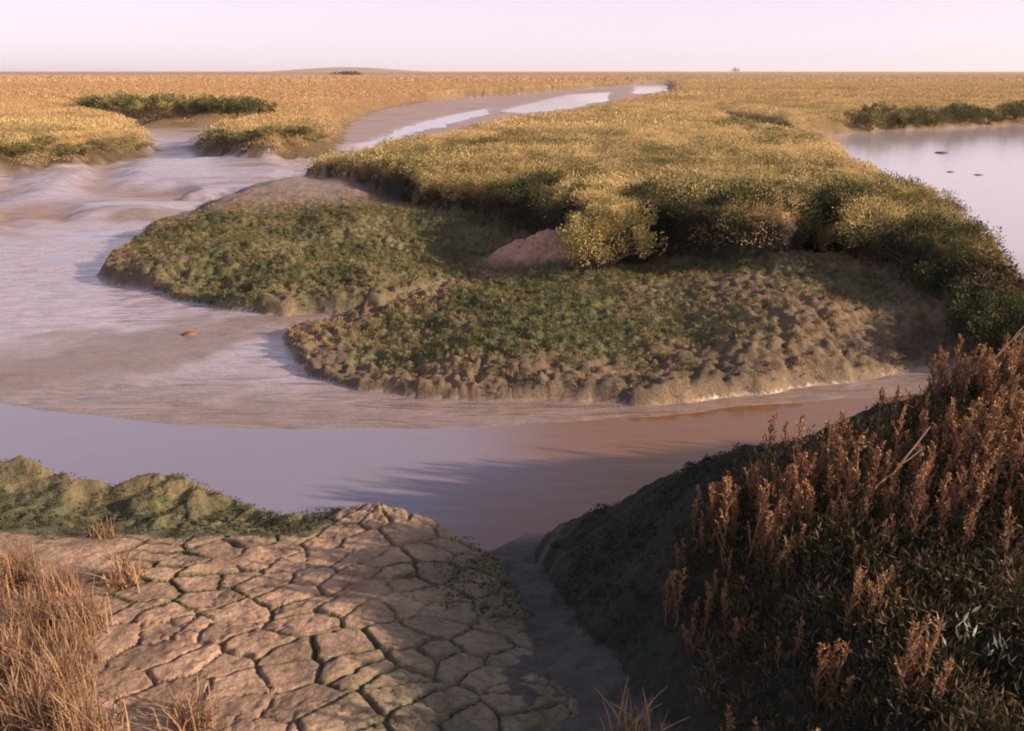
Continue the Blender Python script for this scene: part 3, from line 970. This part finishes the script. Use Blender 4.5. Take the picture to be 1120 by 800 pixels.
# ------------------------------------------------------------------ dry grass tufts
def blade_mesh(seed, n, hgt, spread, base):
    g = np.random.default_rng(seed)
    seg = 5
    a = g.uniform(0, 6.28, n)
    h = hgt * g.uniform(.45, 1.1, n)
    lean = np.abs(g.normal(.25, .22, n)) * h
    b = np.stack([g.normal(0, base, n), g.normal(0, base, n), np.full(n, -.02)], 1)
    dx = np.stack([np.cos(a), np.sin(a)], 1)
    sd = np.stack([-np.sin(a + g.normal(0, .6, n)), np.cos(a), np.zeros(n)], 1)
    V = np.zeros((n, seg + 1, 2, 3))
    for k in range(seg + 1):
        t = k / seg
        c = b.copy()
        c[:, :2] += dx * (lean * t ** 1.8 * (1 + spread))[:, None]
        c[:, 2] += h * (t - .18 * t * t * (1 + lean / h))
        w = (.0026 * (1 - t) ** .6 + .0006) * g.uniform(.7, 1.3, n)
        V[:, k, 0] = c + sd * w[:, None]
        V[:, k, 1] = c - sd * w[:, None]
    idx = np.arange(n * (seg + 1) * 2).reshape(n, seg + 1, 2)
    Q = np.stack([idx[:, :-1, 0], idx[:, :-1, 1], idx[:, 1:, 1], idx[:, 1:, 0]], -1).reshape(-1, 4)
    cb = mix(np.broadcast_to(np.array((.43, .265, .165)), (n, 3)), np.array((.17, .115, .072)), g.uniform(0, 1, n) ** 1.6) * g.uniform(.8, 1.2, (n, 1))
    col = np.repeat(cb, (seg + 1) * 2, axis=0)
    me = mesh_np('grass_tuft', V.reshape(-1, 3), Q, col, mats=[M_STRAW])
    return me


TUFT = [blade_mesh(120 + i, 330, .30, .3, .055) for i in range(5)]
SMALLT = [blade_mesh(140 + i, 90, .16, .6, .03) for i in range(2)]
TUFTS = [
    (18, 640, .8, 'straw tuft hard against the picture edge below the mossy hump'), (66, 650, .8, 'tall straw tuft beside the lone bushy tuft'),
    (-15, 660, 1.1, None), (40, 690, 1.0, None), (88, 690, .9, None), (10, 740, 1.1, None), (70, 760, 1.0, None), (84, 800, .8, None),
    (35, 800, 1.1, None), (95, 830, 1.0, None), (-30, 800, 1.1, None), (-40, 720, 1.1, None), (20, 640, 1.0, None), (75, 725, .9, None), (-60, 640, 1.1, None)]
for i, (px, py, s, lab) in enumerate(TUFTS):
    x, y, z = hit(px, py)
    o = link('grass_tuft', TUFT[i % 5], None, (x, y, z))
    o.rotation_euler = (0, 0, i * 1.3)
    s *= .78
    o.scale = (s, s, s)
    tag(o, 'dry orange straw tuft in the thick stand beside the cracked mud', 'grass tuft', 'dry grass tufts beside the cracked mud')
for px, py, s, k, lab in ((112, 588, .8, 0, 'thin upright orange tuft standing up against the mossy hump'), (135, 640, 1.2, 1, 'lone bushy straw tuft on the dry mud apart from the thick stand'),
                          (205, 800, 1.3, 0, 'small orange tuft growing among the mud cracks'), (690, 812, 1.2, 1, 'small pale tuft at the foot of the dark bank')):
    x, y, z = hit(px, py)
    o = link('grass_tuft', SMALLT[k] if k or s != .8 else SMALLT[0], None, (x, y, z))
    o.scale = (s, s, s)
    tag(o, lab, 'grass tuft')


# ------------------------------------------------------------------ small finds
def lump_mesh(name, r, seed, colr, flat=.6, rough=.8):
    import bmesh
    bm = bmesh.new()
    bmesh.ops.create_icosphere(bm, subdivisions=3, radius=1)
    me = bpy.data.meshes.new(name)
    bm.to_mesh(me)
    bm.free()
    n = len(me.vertices)
    v = np.zeros(n * 3)
    me.vertices.foreach_get('co', v)
    v = v.reshape(-1, 3)
    v = v * (1 + .28 * fbm(v[:, 0] * 1.7 + seed, v[:, 1] * 1.7 + v[:, 2], seed)[:, None])
    v[:, 2] *= flat
    me.vertices.foreach_set('co', (v * r).ravel())
    a = me.attributes.new('col', 'FLOAT_COLOR', 'POINT')
    c = np.array(colr)[None] * (.85 + .3 * (fbm(v[:, 0] * 5, v[:, 1] * 5, seed + 3)[:, None] * .5 + .5))
    a.data.foreach_set('color', np.concatenate([c, np.ones((n, 1))], 1).astype(np.float32).ravel())
    me.polygons.foreach_set('use_smooth', np.ones(len(me.polygons), bool))
    me.materials.append(M_STEM)
    me.update()
    return me


def shell_mesh(name, r):
    """a half cockle shell: fluted dome"""
    nu, nv = 24, 7
    V = []
    for j in range(nv):
        t = j / (nv - 1)
        for i in range(nu):
            a = i / nu * 2 * np.pi
            rr = math.sin(t * math.pi / 2) * (1 + .05 * math.cos(a * 9) * t) * (1 - .18 * math.cos(a))
            V.append((rr * math.cos(a), rr * math.sin(a) * .85, .55 * math.cos(t * math.pi / 2)))
    Q = [(j * nu + i, j * nu + (i + 1) % nu, (j + 1) * nu + (i + 1) % nu, (j + 1) * nu + i) for j in range(nv - 1) for i in range(nu)]
    v = np.array(V) * r
    return mesh_np(name, v, np.array(Q), np.broadcast_to(np.array((.72, .68, .60)), (len(v), 3)), mats=[M_STEM], smooth=True)


def drop(name, me, px, py, z0, label, cat, group=None, rot=0, sink=0.0):
    x, y, z = hit(px, py)
    o = link(name, me, None, (x, y, z - sink))
    o.rotation_euler = (0, 0, rot)
    return tag(o, label, cat, group)


sh = shell_mesh('shell', .045)
drop('shell', sh, 598, 238, -.45, 'white shell on the mud shelf under the overhanging shrubs', 'shell')
drop('shell', shell_mesh('shell', .022), 899, 530, -.2, 'tiny pale shell among the russet plants on the dark bank', 'shell')
drop('mud_clod', lump_mesh('mud_clod', .075, 3, (.16, .085, .05), .5), 207, 366, -.8, 'brown clod lying alone on the shiny mudflat', 'mud clod', None, .5, .01)
drop('mud_clod', lump_mesh('mud_clod', .24, 5, (.10, .08, .07), .3), 1030, 168, ZW, 'larger dark lump sticking out of the pool', 'mud clod', None, .2, .02)
drop('mud_clod', lump_mesh('mud_clod', .13, 7, (.10, .08, .07), .32), 1070, 192, ZW, 'smaller dark lump in the pool nearer the golden bank', 'mud clod', None, 1.2, .02)
drop('mud_clod', lump_mesh('mud_clod', .12, 9, (.13, .10, .085), .35), 1040, 189, ZW, 'faint flat lump in the pool between the two darker lumps', 'mud clod', None, 2, .02)


def twig(px, py, dx, dy, dz, r, label):
    """a bare forked twig lodged in the growth: foot at a surveyed point, tip dx, dy, dz metres away"""
    p0 = np.array(hit(px, py)) + np.array((0, 0, .05))
    v_ = np.array((dx, dy, dz))
    t = np.linspace(0, 1, 8)[:, None]
    P = v_ * t + np.random.default_rng(int(px)).normal(0, .004, (8, 3))
    k = P[4]
    side = np.stack([k, k + v_ * .2 + np.array((.02, .01, .04)), k + v_ * .35 + np.array((.04, .02, .08))])
    v, q = tubes([P, side], r, r * .5, 6)
    o = link('dead_twig', mesh_np('dead_twig', v, q, np.broadcast_to(np.array((.30, .215, .15)), (len(v), 3)), mats=[M_STEM]), None, p0)
    tag(o, label, 'twig')


twig(948, 560, -.13, -.05, .20, .0045, 'pale bare twig leaning away from the russet plants near the tiny shell')
twig(950, 556, .20, .05, .17, .004, 'bare brown twig rising obliquely toward the pool side')
twig(1050, 430, .26, .0, .26, .0045, 'long bare twig slanting over the top of the dark bank')


# pale-leaved plant low in the dark growth
def broad_mesh(seed, n):
    g = np.random.default_rng(seed)
    a = g.uniform(0, 6.28, n)
    c = np.stack([g.normal(0, .02, n), g.normal(0, .02, n), g.uniform(.02, .12, n)], 1)
    d = unit(np.stack([np.cos(a) * .5, np.sin(a) * .5, g.uniform(.6, 1.3, n)], 1))
    q = leaves(c, d, .045 * g.uniform(.7, 1.2, n), .010 * g.uniform(.8, 1.2, n), g)
    return cloud_mesh('foliage', q, mix(np.broadcast_to(np.array((.62, .64, .50)), (n, 3)), np.array((.12, .15, .07)), g.uniform(0, 1, n)), M_LEAF)


BROAD = [broad_mesh(160 + i, 12) for i in range(3)]
_v, _q = tubes([np.array([(0, 0, -.05), (.005, 0, .04), (0, .004, .12)])], .003, .0015, 5)
BSTEM = mesh_np('stem', _v, _q, np.broadcast_to(np.array((.12, .13, .06)), (len(_v), 3)), mats=[M_STEM])
for i, (px, py, lab) in enumerate(((1018, 724, 'pale silvery-leaved plant in the darkest growth, with the fewest leaves'), (1052, 722, 'pale silvery-leaved plant between its two pale neighbours'),
                                   (1088, 745, 'pale silvery-leaved plant nearest the corner of the dark bank'))):
    x, y, z = hit(px, py)
    plant_thing('silvery_plant', x, y, z + .03, i * 2.0, .8, (BROAD[i], BSTEM), lab, 'plant', 'pale silvery plants in the dark growth')


# ------------------------------------------------------------------ far off
def far_clump(px, py, dist, w, hgt, seed, label, cat='bush'):
    x = (px - 560) / F_PX * dist
    z = float(H(x, dist)[0])
    g = np.random.default_rng(seed)
    n = 700
    k = 9
    lc = np.stack([g.uniform(-.5, .5, k) * w, g.normal(0, w * .12, k), g.uniform(.25, .7, k) * hgt], 1)
    c = lc[g.integers(0, k, n)] + g.normal(0, 1, (n, 3)) * np.array((w * .1, w * .1, hgt * .18))
    c[:, 2] = np.maximum(c[:, 2], .02)
    q = leaves(c, unit(g.normal(size=(n, 3)) + np.array((0, 0, .4))), w * .06, w * .035, g)
    o = link('distant_bush', cloud_mesh('foliage', q, np.broadcast_to(np.array((.07, .05, .035)), (n, 3)) * g.uniform(.7, 1.3, (n, 1)), M_LEAF), None, (x, dist, z))
    tag(o, label, cat)


far_clump(386, 80, 420, 12, 1.6, 201, 'dark low bush on the plain in front of the low hill')
far_clump(792, 76, 1500, 14, 8, 202, 'tiny distant bush standing on the horizon over the golden island')
far_clump(1106, 76, 1200, 22, 5, 203, 'distant clump on the horizon beyond the pool')

# ------------------------------------------------------------------ air
hm = bpy.data.materials.new('haze')
hm.use_nodes = True
hn = hm.node_tree
hn.nodes.remove(hn.nodes['Principled BSDF'])
pv = hn.nodes.new('ShaderNodeVolumePrincipled')
pv.inputs['Color'].default_value = (.96, .88, .92, 1)
pv.inputs['Density'].default_value = .00022
pv.inputs['Anisotropy'].default_value = .2
hn.links.new(pv.outputs[0], hn.nodes['Material Output'].inputs['Volume'])
bx = np.array([(sx_, sy_, sz_) for sz_ in (-2.4, 16) for sy_ in (-60, 5600) for sx_ in (-4900, 4900)], float)
bq = np.array([(0, 2, 3, 1), (4, 5, 7, 6), (0, 1, 5, 4), (2, 6, 7, 3), (0, 4, 6, 2), (1, 3, 7, 5)])
tag(link('haze', mesh_np('haze', bx, bq, mats=[hm])), kind='stuff')

# ------------------------------------------------------------------ light
SUN_EL = math.radians(19)
sx, sy = .972, -.235
SUN_AZ = math.atan2(sx, sy)
sd = Vector((sx * math.cos(SUN_EL), sy * math.cos(SUN_EL), math.sin(SUN_EL)))
lamp = bpy.data.lights.new('sun', 'SUN')
lamp.energy = 5.0
lamp.angle = math.radians(.6)
lamp.color = (1.0, .74, .50)
so = bpy.data.objects.new('sun', lamp)
COL.objects.link(so)
so.rotation_euler = sd.to_track_quat('Z', 'Y').to_euler()
so.location = (20, -10, 20)

SKY_RAMP_GAIN = 5.35
w = bpy.data.worlds.new('World')
SC.world = w
w.use_nodes = True
nt = w.node_tree
bg = nt.nodes['Background']
sky = nt.nodes.new('ShaderNodeTexSky')
sky.sky_type = 'NISHITA'
sky.sun_disc = False
sky.sun_elevation = SUN_EL
sky.sun_rotation = SUN_AZ
sky.air_density = 1.0
sky.dust_density = 2.0
hs = nt.nodes.new('ShaderNodeHueSaturation')
hs.inputs['Saturation'].default_value = .35
hs.inputs['Value'].default_value = .5
nt.links.new(sky.outputs[0], hs.inputs['Color'])
# added sky ramp: pink horizon, lavender higher up; upper bands raised as fill
tcw = nt.nodes.new('ShaderNodeTexCoord')
sep = nt.nodes.new('ShaderNodeSeparateXYZ')
nt.links.new(tcw.outputs['Generated'], sep.inputs[0])
rp = nt.nodes.new('ShaderNodeValToRGB')
els = rp.color_ramp.elements
els[0].position, els[0].color = 0.0, (.86, .77, .84, 1)
els[1].position, els[1].color = 1.0, (.20, .20, .28, 1)
for p_, c_ in ((.03, (.83, .72, .83, 1)), (.075, (.715, .57, .74, 1)), (.20, (.60, .49, .66, 1)), (.45, (.38, .33, .47, 1))):
    e = els.new(p_)
    e.color = c_
nt.links.new(sep.outputs['Z'], rp.inputs[0])
vm = nt.nodes.new('ShaderNodeVectorMath')
vm.operation = 'SCALE'
vm.inputs['Scale'].default_value = SKY_RAMP_GAIN
nt.links.new(rp.outputs[0], vm.inputs[0])
va = nt.nodes.new('ShaderNodeVectorMath')
va.operation = 'ADD'
nt.links.new(hs.outputs[0], va.inputs[0])
nt.links.new(vm.outputs[0], va.inputs[1])
nt.links.new(va.outputs[0], bg.inputs['Color'])
bg.inputs['Strength'].default_value = .086

# ------------------------------------------------------------------ camera
cam = bpy.data.cameras.new('camera')
cam.sensor_width = 36
cam.lens = 36 * F_PX / 1120
cam.clip_start = .05
cam.clip_end = 12000
co = bpy.data.objects.new('camera', cam)
COL.objects.link(co)
co.location = (0, 0, CAMZ)
co.rotation_euler = (math.pi / 2 - PITCH, 0, 0)
SC.camera = co

vs = SC.view_settings
vs.view_transform = 'Standard'
vs.look = 'None'
vs.gamma = 1
vs.exposure = 1.0
vs.use_curve_mapping = False
SC.render.engine = 'CYCLES'
SC.cycles.pixel_filter_type = 'BLACKMAN_HARRIS'
SC.cycles.filter_width = 1.9
SC.cycles.max_bounces = 6
